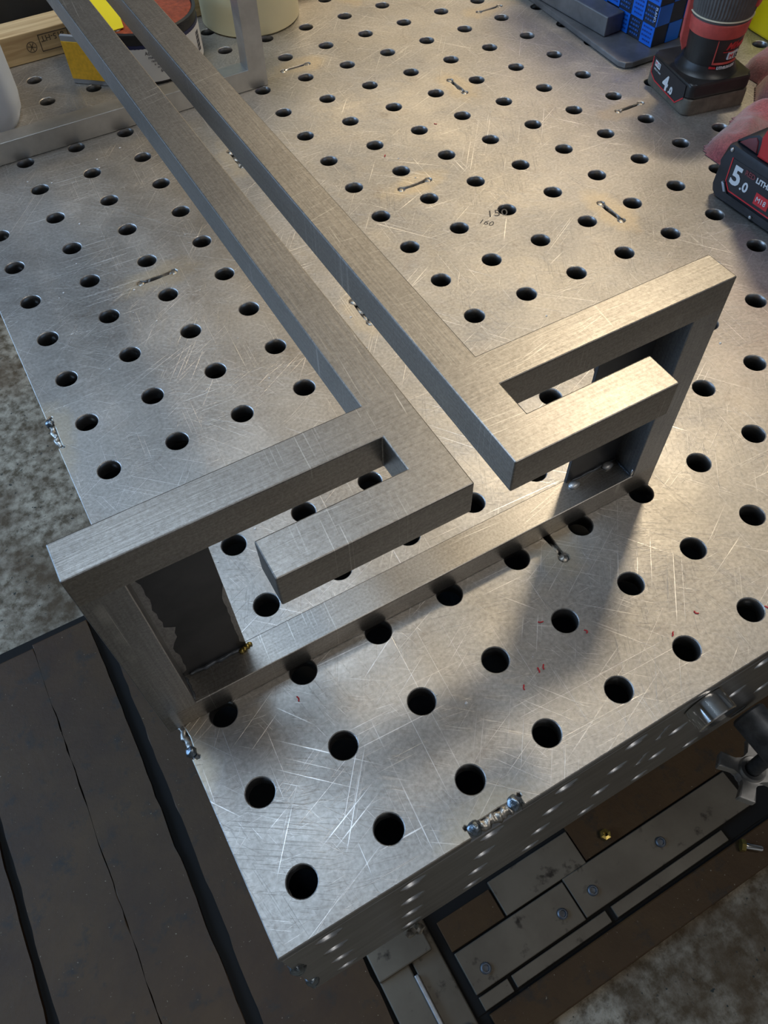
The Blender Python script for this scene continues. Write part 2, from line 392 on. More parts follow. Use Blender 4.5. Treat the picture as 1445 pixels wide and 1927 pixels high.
# ------------------------------------------------------------------ welding table
TX0, TY0, TX1, TY1 = .025, .025, 1.275, 1.175
TH = .012
table = thing('welding_table', 'large grey steel welding table with a grid of round holes', 'welding table', (.65, .6, -.80))
def circle(cx_, cy_, r, n, ph=0): return [(cx_ + r * math.cos(2 * math.pi * k / n + ph), cy_ + r * math.sin(2 * math.pi * k / n + ph)) for k in range(n)]
def perforated(name, outer, loops, th, to_world, mat, parent, bev=.0005, wallmat=None):
    """plate with holes. loops: list of (pts, kind). 2D plane mapped by to_world(u, v, depth)."""
    verts = []; edges = []; faces = []
    def addloop(pts):
        i0 = len(verts); n = len(pts); verts.extend(Vector(p) for p in pts)
        edges.extend((i0 + k, i0 + (k + 1) % n) for k in range(n)); return list(range(i0, i0 + n))
    def area2(p): return sum(p[i][0] * p[(i + 1) % len(p)][1] - p[(i + 1) % len(p)][0] * p[i][1] for i in range(len(p)))
    def off(pts, d):  # offset polygon outward by d (for ccw)
        n = len(pts); out = []
        for i in range(n):
            p0, p1, p2 = Vector(pts[i - 1]), Vector(pts[i]), Vector(pts[(i + 1) % n])
            a = (p1 - p0).normalized(); b = (p2 - p1).normalized()
            na = Vector((a.y, -a.x)); nb = Vector((b.y, -b.x)); nn = (na + nb)
            if nn.length < 1e-6: nn = na
            nn.normalize(); k = d / max(.4, nn.dot(na)); out.append(tuple(p1 + nn * k))
        return out
    if area2(outer) < 0: outer = outer[::-1]
    loops = [l if area2(l) > 0 else l[::-1] for l in loops]
    top = [off(outer, -bev)] + [off(l, bev) for l in loops]
    idx = [addloop(l) for l in top]
    V, _, F, _, _, _ = delaunay_2d_cdt(verts, edges, [], 4 if False else 1, 1e-7)
    # keep triangles that are not inside holes
    cent_holes = [(sum(p[0] for p in l) / len(l), sum(p[1] for p in l) / len(l), l) for l in top[1:]]
    grid = {}
    for c0, c1, l in cent_holes: grid.setdefault((round(c0 / .05), round(c1 / .05)), []).append(l)
    def inside(p, l):
        r = False; j = len(l) - 1
        for i in range(len(l)):
            if (l[i][1] > p[1]) != (l[j][1] > p[1]) and p[0] < (l[j][0] - l[i][0]) * (p[1] - l[i][1]) / (l[j][1] - l[i][1]) + l[i][0]: r = not r
            j = i
        return r
    bm = bmesh.new()
    tv = [bm.verts.new(to_world(v[0], v[1], 0)) for v in V]; bv = [bm.verts.new(to_world(v[0], v[1], th)) for v in V]
    for f in F:
        c0 = sum(V[i][0] for i in f) / len(f); c1 = sum(V[i][1] for i in f) / len(f)
        g0, g1 = round(c0 / .05), round(c1 / .05); bad = not inside((c0, c1), top[0])
        if not bad:
            for a in (-1, 0, 1):
                for b in (-1, 0, 1):
                    for l in grid.get((g0 + a, g1 + b), ()):
                        if inside((c0, c1), l): bad = True
        if bad: continue
        bm.faces.new([tv[i] for i in f]); bm.faces.new([bv[i] for i in f][::-1])
    # bevel rim and walls
    for l0, l1 in zip(top, [outer] + loops):
        n = len(l0)
        r0 = [bm.verts.new(to_world(p[0], p[1], 0)) for p in l0]; r1 = [bm.verts.new(to_world(p[0], p[1], bev)) for p in l1]
        r2 = [bm.verts.new(to_world(p[0], p[1], th - bev)) for p in l1]; r3 = [bm.verts.new(to_world(p[0], p[1], th)) for p in l0]
        for a, b in ((r0, r1), (r1, r2), (r2, r3)):
            for k in range(n):
                k2 = (k + 1) % n; f = bm.faces.new((a[k], a[k2], b[k2], b[k]))
                if wallmat and a is r1: f.material_index = 1
                if a is r1: f.smooth = True
    bmesh.ops.remove_doubles(bm, verts=bm.verts[:], dist=1e-6)
    return from_bm(name, bm, [mat] + ([wallmat] if wallmat else []), parent)

SLX = [(.15 + .25 * i, .525 + .25 * j) for i in range(5) for j in range(3)]      # long side along x
SLY = [(.276 + .25 * i, .15 + .25 * j) for i in range(4) for j in range(5)]      # long side along y
def slotpts(cx_, cy_, L, along_x, seed):
    rnd = random.Random(seed); w = .0019; r = .0036; pts = []
    n = 7
    for sgn in (1, -1):
        # edge then round end
        for k in range(4):
            f = k / 3 - .5; pts.append((sgn * f * (L - 2 * r), -sgn * (w + rnd.uniform(-.0005, .0006))))
        for k in range(n):
            a = -R(140) + R(280) * k / (n - 1); pts.append((sgn * (L / 2 - r + r * math.cos(a) + .0008), sgn * r * math.sin(a)))
    if along_x: return [(cx_ + p[0], cy_ + p[1]) for p in pts]
    return [(cx_ - p[1], cy_ + p[0]) for p in pts]
NOTCH_F = (.1345, .1675); 
def notch(a, b, depth, axis):
    """points into the plate going from a to b along an edge, with small round relief corners"""
    r = .0013; d = TX0 + depth
    out = [(a, 0), (a, depth - r)] + [(a - .0002 - r * math.cos(t_) * .9, depth + r * math.sin(t_)) for t_ in (R(-40), R(30), R(100))] + [(a + r, depth)]
    m_ = 5
    out += [(a + (b - a) * k / m_, depth + random.uniform(-.0004, .0004)) for k in range(1, m_)]
    out += [(b - r, depth)] + [(b + .0002 + r * math.cos(t_) * .9, depth + r * math.sin(t_)) for t_ in (R(100), R(30), R(-40))] + [(b, depth - r), (b, 0)]
    return out
outer = [(TX0, TY0)]
for a, b in ((.1345, .1675), (.3845, .4175), (.6345, .6675)): outer += [(u, TY0 + v) for u, v in notch(a, b, .0055, 0)]
outer += [(TX1, TY0), (TX1, TY1), (TX0, TY1)]
for a, b in ((.6665, .6335), (.4175, .3865), (.1640, .1345)):
    outer += [(TX0 + v, u) for u, v in [(b + a - uu, vv) for uu, vv in notch(min(a, b), max(a, b), .0034, 1)]]
holes = [circle(.05 * i, .05 * j, .008, 28, .1) for i in range(1, 25) for j in range(1, 23)]
slots = [slotpts(x, y, .034, True, i) for i, (x, y) in enumerate(SLX)] + [slotpts(x, y, .034, False, 50 + i) for i, (x, y) in enumerate(SLY)]
perforated('top_plate', outer, holes + slots, TH, lambda u, v, d: (u, v, -d), 'table_steel', table, .0005, 'side_steel')
# front side panel (faces the camera side, -y)
PH = .200
fh = [circle(.05 * i, z, .008, 24) for i in range(1, 25) for z in (-.0265, -.0765, -.129, -.181)]
fs = [slotpts(.2785 + .25 * i, z, .026, False, 90 + i) for i in range(4) for z in (-.052, -.104)]
perforated('front_panel', [(TX0, -PH), (TX0, -TH - .0002), (TX1, -TH - .0002), (TX1, -PH)], fh + fs, .010, lambda u, v, d: (u, TY0 + d, v), 'side_steel', table, .0005, 'bore_glint')
lh = [circle(y, z, .008, 16) for y in [.05 * j for j in range(2, 23)] for z in (-.0265, -.0765, -.129, -.181)]
perforated('left_panel', [(TY0 + .0102, -PH), (TY0 + .0102, -TH - .0002), (TY1, -TH - .0002), (TY1, -PH)], lh, .010, lambda u, v, d: (TX0 + d, u, v), 'side_steel', table, .0005, 'table_steel')
box('right_panel', (TX1 - .01, TY0 + .0102, -PH), (TX1, TY1, -TH - .0002), 'side_steel', table)
box('back_panel', (TX0 + .0102, TY1 - .01, -PH), (TX1 - .0102, TY1, -TH - .0002), 'side_steel', table)
box('hole_backing', (.0355, .0355, -.1995), (1.264, 1.164, -.1965), 'dark_inside', table, 0)  # added unseen dark sheet that makes the holes above look black
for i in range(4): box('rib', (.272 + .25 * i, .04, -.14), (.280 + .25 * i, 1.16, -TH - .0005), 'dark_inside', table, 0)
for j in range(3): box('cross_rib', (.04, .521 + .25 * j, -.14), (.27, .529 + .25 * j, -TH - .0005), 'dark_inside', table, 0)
for x, y in ((.30, .22), (1.17, .22), (.30, 1.05), (1.17, 1.05)):
    box('leg', (x - .04, y - .04, FZ - .001), (x + .04, y + .04, -.14), 'dark_rod', table, .003)
# weld beads in notches and slots
WN = 0
for (x, y) in SLX + SLY:
    if x > 1.0 or y > .9: continue
    ax = (x, y) in SLX; WN += 1
    rnd = random.Random(WN)
    for sg in (-1, 1):
        p = (x + sg * .0142, y, -.0024) if ax else (x, y + sg * .0142, -.0024)
        bm = bmesh.new(); blob(bm, p, .0038, WN + sg, .25, 2, (1, 1, .6)); from_bm('weld_bead', bm, 'weld_metal', table, True, 60)
        q = (x + sg * .005 + .001, y + rnd.uniform(-.0008, .0008), -.0036) if ax else (x + rnd.uniform(-.0008, .0008), y + sg * .005, -.0036)
        if rnd.random() < .7: bm = bmesh.new(); blob(bm, q, .0026, WN * 2 + sg, .4, 2, (1.9, 1, .6) if ax else (1, 1.9, .6)); from_bm('weld_bead', bm, 'weld_metal', table, True, 60)
def bead_run(name, p0, p1, r, mat, seed, sc=(1, 1, .7), n=34, parent=None):
    """one continuous lumpy weld bead: a swept tube whose radius wobbles"""
    bm = bmesh.new(); p0 = Vector(p0); p1 = Vector(p1); d = (p1 - p0).normalized(); s1 = d.cross(Vector((0, 0, 1))).normalized(); s2 = s1.cross(d); rings = []
    for k in range(n + 1):
        f = k / n; e = math.sqrt(max(.02, 1 - (2 * f - 1) ** 6)); c_ = p0.lerp(p1, f) + s1 * r * .22 * math.sin(f * 19 + seed) ; ring = []
        for q in range(14):
            a_ = 2 * math.pi * q / 14; nn = noise.noise(Vector((f * 7 + seed, math.cos(a_) * 1.2, math.sin(a_) * 1.2)))
            rr = r * e * (1 + .45 * nn + .10 * math.sin(f * 46)); ring.append(bm.verts.new(c_ + s1 * rr * math.cos(a_) + s2 * rr * math.sin(a_) * sc[2]))
        rings.append(ring)
    for a_, b_ in zip(rings, rings[1:]):
        for q in range(14): bm.faces.new((a_[q], a_[(q + 1) % 14], b_[(q + 1) % 14], b_[q]))
    bm.faces.new(rings[0]); bm.faces.new(rings[-1])
    return from_bm(name, bm, mat, parent or table, True, 70)
for k, (a, b) in enumerate(((.1345, .1675), (.3845, .4175))):
    bead_run('weld_bead', (a + .004, TY0 + .0030, -.0030), (b - .004, TY0 + .0030, -.0030), .0034, 'weld_metal', 3 + k)
    for s_, xx in ((1, a + .004), (2, b - .004)):
        bm = bmesh.new(); blob(bm, (xx, TY0 + .0036, -.0016), .0041, s_ + k, .25, 3); from_bm('weld_bead', bm, 'weld_blue', table, True, 60)
for k, (a, b) in enumerate(((.3865, .4175), (.1345, .1640))):
    bead_run('weld_bead', (TX0 + .0016, a + .002, -.0022), (TX0 + .0016, b - .002, -.0022), .0023, 'weld_metal', 13 + k)
    bm = bmesh.new(); blob(bm, (TX0 + .0014, b - .005 if k == 0 else a + .004, -.0008), .0032, 7 + k, .3, 3); from_bm('weld_bead', bm, 'weld_blue', table, True, 60)
for z0 in (-.062, -.071, -.150, -.159):
    bm = bmesh.new(); blob(bm, (TX0 + .0022, TY0 + .0012, z0), .0042, int(-z0 * 1000), .3, 3, (1, 1, 1.35)); from_bm('weld_bead', bm, 'weld_blue', table, True, 60)
for k in range(2):
    bm = bmesh.new(); blob(bm, (.098 + k * .006, TY0 - .003, -PH - .002 - k * .002), .0042, k + 3, .6, 2, (1, .8, 1)); from_bm('weld_spatter', bm, 'weld_metal', table, True, 40)
# pencil note on the table top
pn = text('pencil_note', '150', .013, 'pencil', (.4285, .4500, .00006), (.93, -.36, 0), (.36, .93, 0), table, .00003, .15)
text('pencil_note', '160', .009, 'pencil', (.4175, .4475, .00006), (.62, -.78, 0), (.78, .62, 0), table, .00003, .1)

# debris: tiny crumbs and red threads
bm = bmesh.new(); rnd = random.Random(5)
for k in range(90):
    x, y = rnd.uniform(.04, .30), rnd.uniform(.2, .75)
    if k % 3 == 0: x, y = rnd.uniform(.05, .8), rnd.uniform(.05, .8)
    if math.hypot((x + .025) % .05 - .025, (y + .025) % .05 - .025) < .009: continue
    if .140 < y < .180 or .74 < y < .79: continue
    blob(bm, (x, y, .0003), rnd.uniform(.0003, .0009), k, .6, 1, (1.3, 1, .5))
cr = from_bm('crumbs', bm, 'label_white', None); tag(cr, 'scattered pale crumbs and grinding grit on the table top', 'debris', kind='stuff')
bm = bmesh.new()
for x, y in ((.218, .0835), (.222, .0835), (.238, .106), (.205, .079), (.256, .087), (.32, .066), (.36, .045), (.47, .60), (.40, .58), (.30, .062), (.09, .135)):
    px, py, a = x, y, rnd.uniform(0, 6)
    for k in range(5):
        a += rnd.uniform(-.8, .8); blob(bm, (px, py, .0004), .00035, k, .2, 1, (1.6, 1.2, 1)); px += .0007 * math.cos(a); py += .0007 * math.sin(a)
th_ = from_bm('red_threads', bm, 'print_red', None); tag(th_, 'tiny red felt fibres lying on the table top', 'debris', kind='stuff')

# ------------------------------------------------------------------ brushed steel bench frame
H = .170; BX, BY = .0200, .1540; B = .020
FY = .6030                                                       # distance between the two end-frame fronts
fr = thing('steel_bench_frame', 'brushed square-tube steel bench frame standing on the perforated table, nearest the camera', 'bench frame', (.19, .46, 0))
def cell_solid(name, xs, ys, filled, z0, z1, parent, bev_pred, matf):
    bm = bmesh.new(); vt = {}; vb = {}
    def g(d, i, j, z):
        if (i, j) not in d: d[(i, j)] = bm.verts.new((xs[i], ys[j], z))
        return d[(i, j)]
    F = set(filled)
    for (i, j) in F:
        f = bm.faces.new([g(vt, *q, z1) for q in ((i, j), (i + 1, j), (i + 1, j + 1), (i, j + 1))]); f.material_index = matf(i, j)
        f = bm.faces.new([g(vb, *q, z0) for q in ((i, j), (i, j + 1), (i + 1, j + 1), (i + 1, j))]); f.material_index = matf(i, j)
        for (di, dj, a, b) in ((0, -1, (i, j), (i + 1, j)), (1, 0, (i + 1, j), (i + 1, j + 1)), (0, 1, (i + 1, j + 1), (i, j + 1)), (-1, 0, (i, j + 1), (i, j))):
            if (i + di, j + dj) not in F:
                f = bm.faces.new((g(vt, *b, z1), g(vt, *a, z1), g(vb, *a, z0), g(vb, *b, z0))); f.material_index = 0 if dj else 1
    bmesh.ops.recalc_face_normals(bm, faces=bm.faces[:])
    ed = [e for e in bm.edges if len(e.link_faces) == 2 and e.calc_face_angle(0) > .5 and bev_pred(e)]
    bmesh.ops.bevel(bm, geom=ed, offset=.0007, segments=2, profile=.5, affect='EDGES')
    me = bpy.data.meshes.new(name); bm.to_mesh(me); bm.free()
    return link(name, me, ['brushed_x', 'brushed_y'], parent)
ys = [BY - .040, BY - .020, BY, BY + .020, BY + FY - .0, BY + FY + .020, BY + FY + .040, BY + FY + .060]
topbev = lambda e: max(v.co.z for v in e.verts) > H - 1e-4
def rail(xs, side):   # side -1: bars point to -x
    if side < 0: X = [xs[0], xs[1], xs[2], xs[3]]; cells = [(2, j) for j in range(7)] + [(0, 2), (1, 2), (0, 4), (1, 4), (1, 0), (1, 6)]; rc = 2
    else: X = xs; cells = [(0, j) for j in range(7)] + [(1, 2), (2, 2), (1, 4), (2, 4), (1, 0), (1, 6)]; rc = 0
    cell_solid('top_rail', X, ys, cells, H - B, H, fr, topbev, lambda i, j: 1 if i == rc and j == 3 else 0)
rail([BX, BX + .0710, BX + .140, BX + .160], -1)
rail([BX + .180, BX + .200, BX + .268, BX + .340], 1)
for y0, sgn in ((BY, 1), (BY + FY, -1)):
    bm = bmesh.new()
    xs_ = [BX, BX + B, BX + .340 - B, BX + .340]; zs_ = [0.0002, B, H - B]
    vt = {}; vb = {}
    def gg(d, i, j, y):
        if (i, j) not in d: d[(i, j)] = bm.verts.new((xs_[i], y, zs_[j]))
        return d[(i, j)]
    F = {(0, 0), (1, 0), (2, 0), (0, 1), (2, 1)}
    for (i, j) in F:
        for d, y in ((vt, y0), (vb, y0 + B)): bm.faces.new([gg(d, *q, y) for q in ((i, j), (i + 1, j), (i + 1, j + 1), (i, j + 1))])
        for (di, dj, a, b) in ((0, -1, (i, j), (i + 1, j)), (1, 0, (i + 1, j), (i + 1, j + 1)), (0, 1, (i + 1, j + 1), (i, j + 1)), (-1, 0, (i, j + 1), (i, j))):
            if (i + di, j + dj) not in F: bm.faces.new((gg(vt, *a, y0), gg(vt, *b, y0), gg(vb, *b, y0 + B), gg(vb, *a, y0 + B)))
    bmesh.ops.recalc_face_normals(bm, faces=bm.faces[:])
    ed = [e for e in bm.edges if len(e.link_faces) == 2 and e.calc_face_angle(0) > .5 and not all(v.co.z > H - B - 1e-4 for v in e.verts)]
    bmesh.ops.bevel(bm, geom=ed, offset=.0006, segments=2, profile=.5, affect='EDGES')
    for f in bm.faces: f.material_index = 0 if (f.calc_center_median().z < B) else 1
    me = bpy.data.meshes.new('end_frame'); bm.to_mesh(me); bm.free()
    link('end_frame', me, ['brushed_x', 'brushed_z'] if y0 == BY else ['frame_far_lit', 'frame_far_lit'], fr)
    # mounting plates behind the openings, tack welds
    if sgn > 0:
        py0, py1 = y0 + .0175, y0 + .0198
        mp1 = box('mounting_plate', (BX + B, py0, B), (BX + .0575, py1, H - B), 'mill_scale', fr, .0003)
        mp2 = box('mounting_plate', (BX + .2805, py0, B), (BX + .320, py1, H - B), 'mill_scale', fr, .0003)
# polished edges of the plate where scale is ground away, weld seams and tacks
bm = bmesh.new(); rnd = random.Random(3)
pts = [(BX + B + .0001, B + .004)]; n = 26
edge = [(BX + B + .0001, .024)] + [(BX + B + .0022 + .0022 * rnd.random() + (.004 if k in (8, 9, 10) else 0), .026 + k * (.122 / n)) for k in range(n)] + [(BX + B + .0001, .149)]
f = [bm.verts.new((x, BY + .01735, z)) for x, z in edge]; g2 = [bm.verts.new((x, BY + .0176, z)) for x, z in edge]
bm.faces.new(f); bm.faces.new(g2)
for k in range(len(f)): bm.faces.new((f[k], f[(k + 1) % len(f)], g2[(k + 1) % len(f)], g2[k]))
from_bm('ground_edge', bm, 'brushed_z', mp1)
bm = bmesh.new()
edge = [(BX + .0575, .024)] + [(BX + .0557 - .0012 * rnd.random(), .028 + k * .005) for k in range(12)] + [(BX + .0575, .090)]
f = [bm.verts.new((x, BY + .01735, z)) for x, z in edge]; g2 = [bm.verts.new((x, BY + .0176, z)) for x, z in edge]
bm.faces.new(f); bm.faces.new(g2)
for k in range(len(f)): bm.faces.new((f[k], f[(k + 1) % len(f)], g2[(k + 1) % len(f)], g2[k]))
from_bm('ground_edge', bm, 'brushed_z', mp1)
bead_run('weld_seam', (BX + B + .003, BY + .0168, B + .0006), (BX + .054, BY + .0168, B + .0006), .0013, 'dark_rod', 21, parent=mp1)
bead_run('weld_seam', (BX + B + .0004, BY + .002, B + .0004), (BX + B + .0004, BY + .0165, B + .0004), .0009, 'dark_rod', 22, parent=fr)
o = weld('tack_weld', (BX + .0565, BY + .0158, B + .0010), (.006, .0016), 'brass', fr, 4, (.9, .3, 0), 8)
bead_run('weld_seam', (BX + .284, BY + .0170, B + .0003), (BX + .319, BY + .0170, B + .0003), .0008, 'dark_rod', 23, parent=mp2)
bead_run('weld_seam', (BX + .3195, BY + .002, B + .0003), (BX + .3195, BY + .0165, B + .0003), .0009, 'dark_rod', 24, parent=fr)
for x, y, r in ((BX + .2838, BY + .0135, .0036), (BX + .3115, BY + .0150, .0036)):
    bm = bmesh.new(); blob(bm, (x, y, B + .0006), r, 3, .05, 3, (1.15, .8, .5)); from_bm('tack_weld', bm, 'cast_alloy', fr, True, 80)
bm = bmesh.new(); blob(bm, (BX + .3192, BY + .0012, B + .003), .0014, 3, .2, 2, (.7, .7, 2.4)); from_bm('tack_weld', bm, 'polished', fr, True, 80)

# ------------------------------------------------------------------ stud and clamp on the front panel
st = thing('steel_pin', 'polished round steel pin stuck in a front side hole of the table', 'pin', (.30, .0125, -.0265))
MS = Matrix.Translation((.30, .0250, -.0265)) @ Matrix.Rotation(R(90), 4, 'X')
lathe('pin_head', [(0, .0135), (.0125, .0135), (.0134, .0128), (.0134, .0006), (.0128, .0001), (0, .0001)], 'polished', st, 48, MS)
lathe('shank', [(.0075, .0001), (.0075, -.012), (0, -.012)], 'polished', st, 32, MS)
cl = thing('screw_clamp', 'dark round clamp arm with cast star knob at the right edge of the table', 'clamp', (.405, -.01, -.24))
MC = Matrix.Translation((.405, .021, -.181)) @ Matrix.Rotation(R(90), 4, 'X')
lathe('arm', [(0, 0), (.0125, 0), (.0142, .0018), (.0142, .052), (.013, .056), (0, .056)], 'dark_rod', cl, 40, MC)
MV = Matrix.Translation((.4045, -.012, 0))
prof = [(0, -.186)]
for k in range(52): prof.append((.0062 if k % 2 else .0055, -.187 - k * .0013))
prof.append((0, -.256))
lathe('spindle', prof, 'dark_rod', cl, 24, MV, smooth=60)
# star knob with four arms
def starknob(cx_, cy_, z, rad, ph):
    pts = []
    for k in range(4):
        a = ph + k * math.pi / 2
        ca, sa = math.cos(a), math.sin(a)
        w0 = .0052; w1 = .0068; hub = .0105
        for (r_, w_) in ((rad * .52, -w0), (rad * .97, -w1), (rad, -w1 * .75), (rad, w1 * .75), (rad * .97, w1), (rad * .52, w0)):
            pts.append((cx_ + ca * r_ - sa * w_, cy_ + sa * r_ + ca * w_))
        a2 = a + math.pi / 4
        for da, rr in ((-.28, .011), (0, .0098), (.28, .011)):
            pts.append((cx_ + rr * math.cos(a2 + da), cy_ + rr * math.sin(a2 + da)))
    return pts
sk = prism('star_knob', starknob(.4045, -.012, 0, .0262, R(128)), -.2445, -.2345, 'cast_alloy', cl, bev=.0016)
lathe('hub', [(.0066, -.2315), (.0098, -.2305), (.0108, -.2325), (.0108, -.248), (.0066, -.2485)], 'cast_alloy', sk, 40, MV)

# ------------------------------------------------------------------ cordless tool with 4.0 battery
b4 = thing('cordless_hand_tool', 'black and red cordless hand tool standing upright on its 4.0 battery', 'power tool', (.6818, .4828, 0), R(-11))
def rrect(x0, y0, x1, y1, r, n=5):
    out = []
    for (cx_, cy_, a0) in ((x1 - r, y0 + r, -90), (x1 - r, y1 - r, 0), (x0 + r, y1 - r, 90), (x0 + r, y0 + r, 180)):
        out += [(cx_ + r * math.cos(R(a0 + 90 * k / n)), cy_ + r * math.sin(R(a0 + 90 * k / n))) for k in range(n + 1)]
    return out
VL, UL = .069, .0745
prism('battery_foot', rrect(0, 0, VL, UL, .006), 0.0003, .0155, 'dusty_plastic', b4, False, .0015, smooth=40)
bc4 = prism('battery_case', rrect(.0006, .0006, VL - .0006, UL - .0006, .006), .0155, .0295, 'black_plastic', b4, False, .003, smooth=40, seg=3)
# label on the -x face
lx = -.0003
def facequad(name, pts, mat, parent, x=lx, th=.0004):
    # pts in (y right-to-left along face: a = distance from the far end, z)
    bm = bmesh.new(); f = [bm.verts.new((x, UL - a, z)) for a, z in pts]; g_ = [bm.verts.new((x + th, UL - a, z)) for a, z in pts]
    bm.faces.new(f); bm.faces.new(g_[::-1]); n = len(f)
    for k in range(n): bm.faces.new((f[k], f[(k + 1) % n], g_[(k + 1) % n], g_[k]))
    return from_bm(name, bm, mat, parent, False)
facequad('label_panel', [(.006, .0275), (.007, .0130), (.0155, .0085), (.056, .0065), (.067, .0155), (.066, .0265)], 'print_black', bc4, -.0004, .001)
def stripe(name, pts, wd, mat, parent, x):
    """thick polyline on an x = const face, pts (a,z)"""
    bm = bmesh.new()
    for (a0, z0), (a1, z1) in zip(pts, pts[1:]):
        d = Vector((a1 - a0, z1 - z0)).normalized(); n_ = Vector((-d.y, d.x)) * wd / 2; e = d * wd * .3
        q = [(a0 - e.x + n_.x, z0 - e.y + n_.y), (a1 + e.x + n_.x, z1 + e.y + n_.y), (a1 + e.x - n_.x, z1 + e.y - n_.y), (a0 - e.x - n_.x, z0 - e.y - n_.y)]
        f = [bm.verts.new((x, UL - a, z)) for a, z in q]; g_ = [bm.verts.new((x + .0004, UL - a, z)) for a, z in q]
        bm.faces.new(f); bm.faces.new(g_[::-1])
        for k in range(4): bm.faces.new((f[k], f[(k + 1) % 4], g_[(k + 1) % 4], g_[k]))
    return from_bm(name, bm, mat, parent, False)
stripe('label_line', [(.0060, .0270), (.0068, .0125), (.0155, .0080), (.056, .0058), (.0665, .0150)], .0011, 'print_red', bc4, -.0007)
text('label_text', '4', .0185, 'print_white', (-.0006, UL - .030, .0085), (0, -1, 0), (0, 0, 1), bc4, .0002, 0, False, off=.0006)
text('label_text', '.0', .0092, 'print_white', (-.0006, UL - .0415, .0090), (0, -1, 0), (0, 0, 1), bc4, .0002, 0, False, off=.0004)
facequad('label_badge', [(.0105, .0262), (.0105, .0210), (.0200, .0200), (.0200, .0252)], 'print_white', bc4, -.0007)
text('label_text', 'M', .0045, 'print_red', (-.00085, UL - .0112, .0220), (0, -1, 0), (0, 0, 1), bc4, .0001, 0, False)
text('label_text', '12', .0042, 'print_black', (-.00085, UL - .0152, .0218), (0, -1, 0), (0, 0, 1), bc4, .0001, 0, False)
text('label_text', 'REDLITHIUM', .0022, 'print_white', (-.0006, UL - .0105, .0175), (0, -1, -.08), (0, 0, 1), bc4, .0001, 0, False)
# handle tower
tcx, tcy = .0355, .0330
MT = Matrix.Translation((tcx, tcy, 0))
RX, RY = .0252, .0258
lathe('collar', [(RX + .006, .0290), (RX + .0035, .0305), (RX + .0012, .034), (RX - .001, .0385), (0, .0385)], 'black_plastic', b4, 48, MT, False)
hb = lathe('handle_base', [(RX - .0012, .033), (RX - .0005, .045), (RX + .0004, .056), (RX + .0008, .0645), (0, .0645)], 'black_plastic', b4, 56, MT, False)
lathe('red_band', [(RX + .0011, .0635), (RX + .0018, .0645), (RX + .0030, .0755), (RX + .0022, .0765), (0, .0765)], 'tool_red_dusty', b4, 56, MT, False)
lathe('trim_ring', [(RX + .0036, .0788), (RX + .0040, .0793), (RX + .0036, .0799), (0, .0799)], 'cream_line', b4, 56, MT, False)
bm = bmesh.new(); NS = 120; NZ = 22; rings = []
for j in range(NZ + 1):
    z = .0765 + j * .0038; ring = []
    for k in range(NS):
        a = 2 * math.pi * k / NS; rr = RX + .0024 + .007 * (j / NZ) + (.0007 if (k % 2 == 0) else 0) * (1 if 1 < j else 0)
        ring.append(bm.verts.new((tcx + rr * math.cos(a), tcy + rr * math.sin(a), z)))
    rings.append(ring)
for a_, b_ in zip(rings, rings[1:]):
    for k in range(NS): bm.faces.new((a_[k], a_[(k + 1) % NS], b_[(k + 1) % NS], b_[k]))
bm.faces.new(rings[-1])
from_bm('rubber_grip', bm, 'rubber_grip', b4, False)
lathe('tool_head', [(RX + .009, .162), (RX + .011, .168), (RX + .010, .20), (RX + .004, .21), (0, .21)], 'tool_red', b4, 48, MT, False)
# red release button on the grip, facing front right
A0 = R(-50)
box('release_button', (-.006, -.002, -.0075), (.006, .0035, .0075), 'tool_red_dusty', b4, .0015, False, M=Matrix.Translation((tcx + (RX + .004) * math.cos(A0), tcy + (RX + .004) * math.sin(A0), .096)) @ Matrix.Rotation(A0 + R(90), 4, 'Z'))
# long red side lever on the left of the handle
A1 = R(150)
prism('side_lever', [(-.004, .048), (.001, .043), (.005, .052), (.0085, .160), (-.003, .160)], -.006, .006, 'tool_red_dusty', b4, False, .001,
      M=Matrix.Translation((tcx + (RX + .001) * math.cos(A1), tcy + (RX + .001) * math.sin(A1), 0)) @ Matrix.Rotation(A1, 4, 'Z') @ Matrix.Rotation(R(90), 4, 'X'))
wr = lambda ang, z: (tcx, tcy, RX + .0006, RX + .0006, ang, z)
text('logo_text', 'Milwaukee', .0085, 'tool_red', None, None, None, hb, .0002, .45, False, wr(R(-98), .0545), off=.0002)
text('logo_underline', '__', .012, 'tool_red', None, None, None, hb, .0002, .45, False, wr(R(-100), .0535))
def wrapquad(name, a0, a1, z0, z1, mat, parent, extra=.0005, n=10):
    bm = bmesh.new(); g0 = []; g1 = []; h0 = []; h1 = []
    for k in range(n + 1):
        a = a0 + (a1 - a0) * k / n
        for lst, z, rr in ((g0, z0, RX + extra + .0004), (g1, z1, RX + extra + .0004), (h0, z0, RX - .002), (h1, z1, RX - .002)):
            lst.append(bm.verts.new((tcx + rr * math.cos(a), tcy + rr * math.sin(a), z)))
    for k in range(n):
        bm.faces.new((g0[k], g0[k + 1], g1[k + 1], g1[k])); bm.faces.new((h0[k], h1[k], h1[k + 1], h0[k + 1]))
        bm.faces.new((g0[k], h0[k], h0[k + 1], g0[k + 1])); bm.faces.new((g1[k], g1[k + 1], h1[k + 1], h1[k]))
    bm.faces.new((g0[0], g1[0], h1[0], h0[0])); bm.faces.new((g0[-1], h0[-1], h1[-1], g1[-1]))
    return from_bm(name, bm, mat, parent, False)
wrapquad('logo_badge', R(-88), R(-60), .0450, .0515, 'print_white', hb)
text('badge_text', 'M', .0060, 'print_red', None, None, None, hb, .0002, 0, False, (tcx, tcy, RX + .0011, RX + .0011, R(-86), .0460))
text('badge_text', '12', .0056, 'print_black', None, None, None, hb, .0002, 0, False, (tcx, tcy, RX + .0011, RX + .0011, R(-74), .0460))
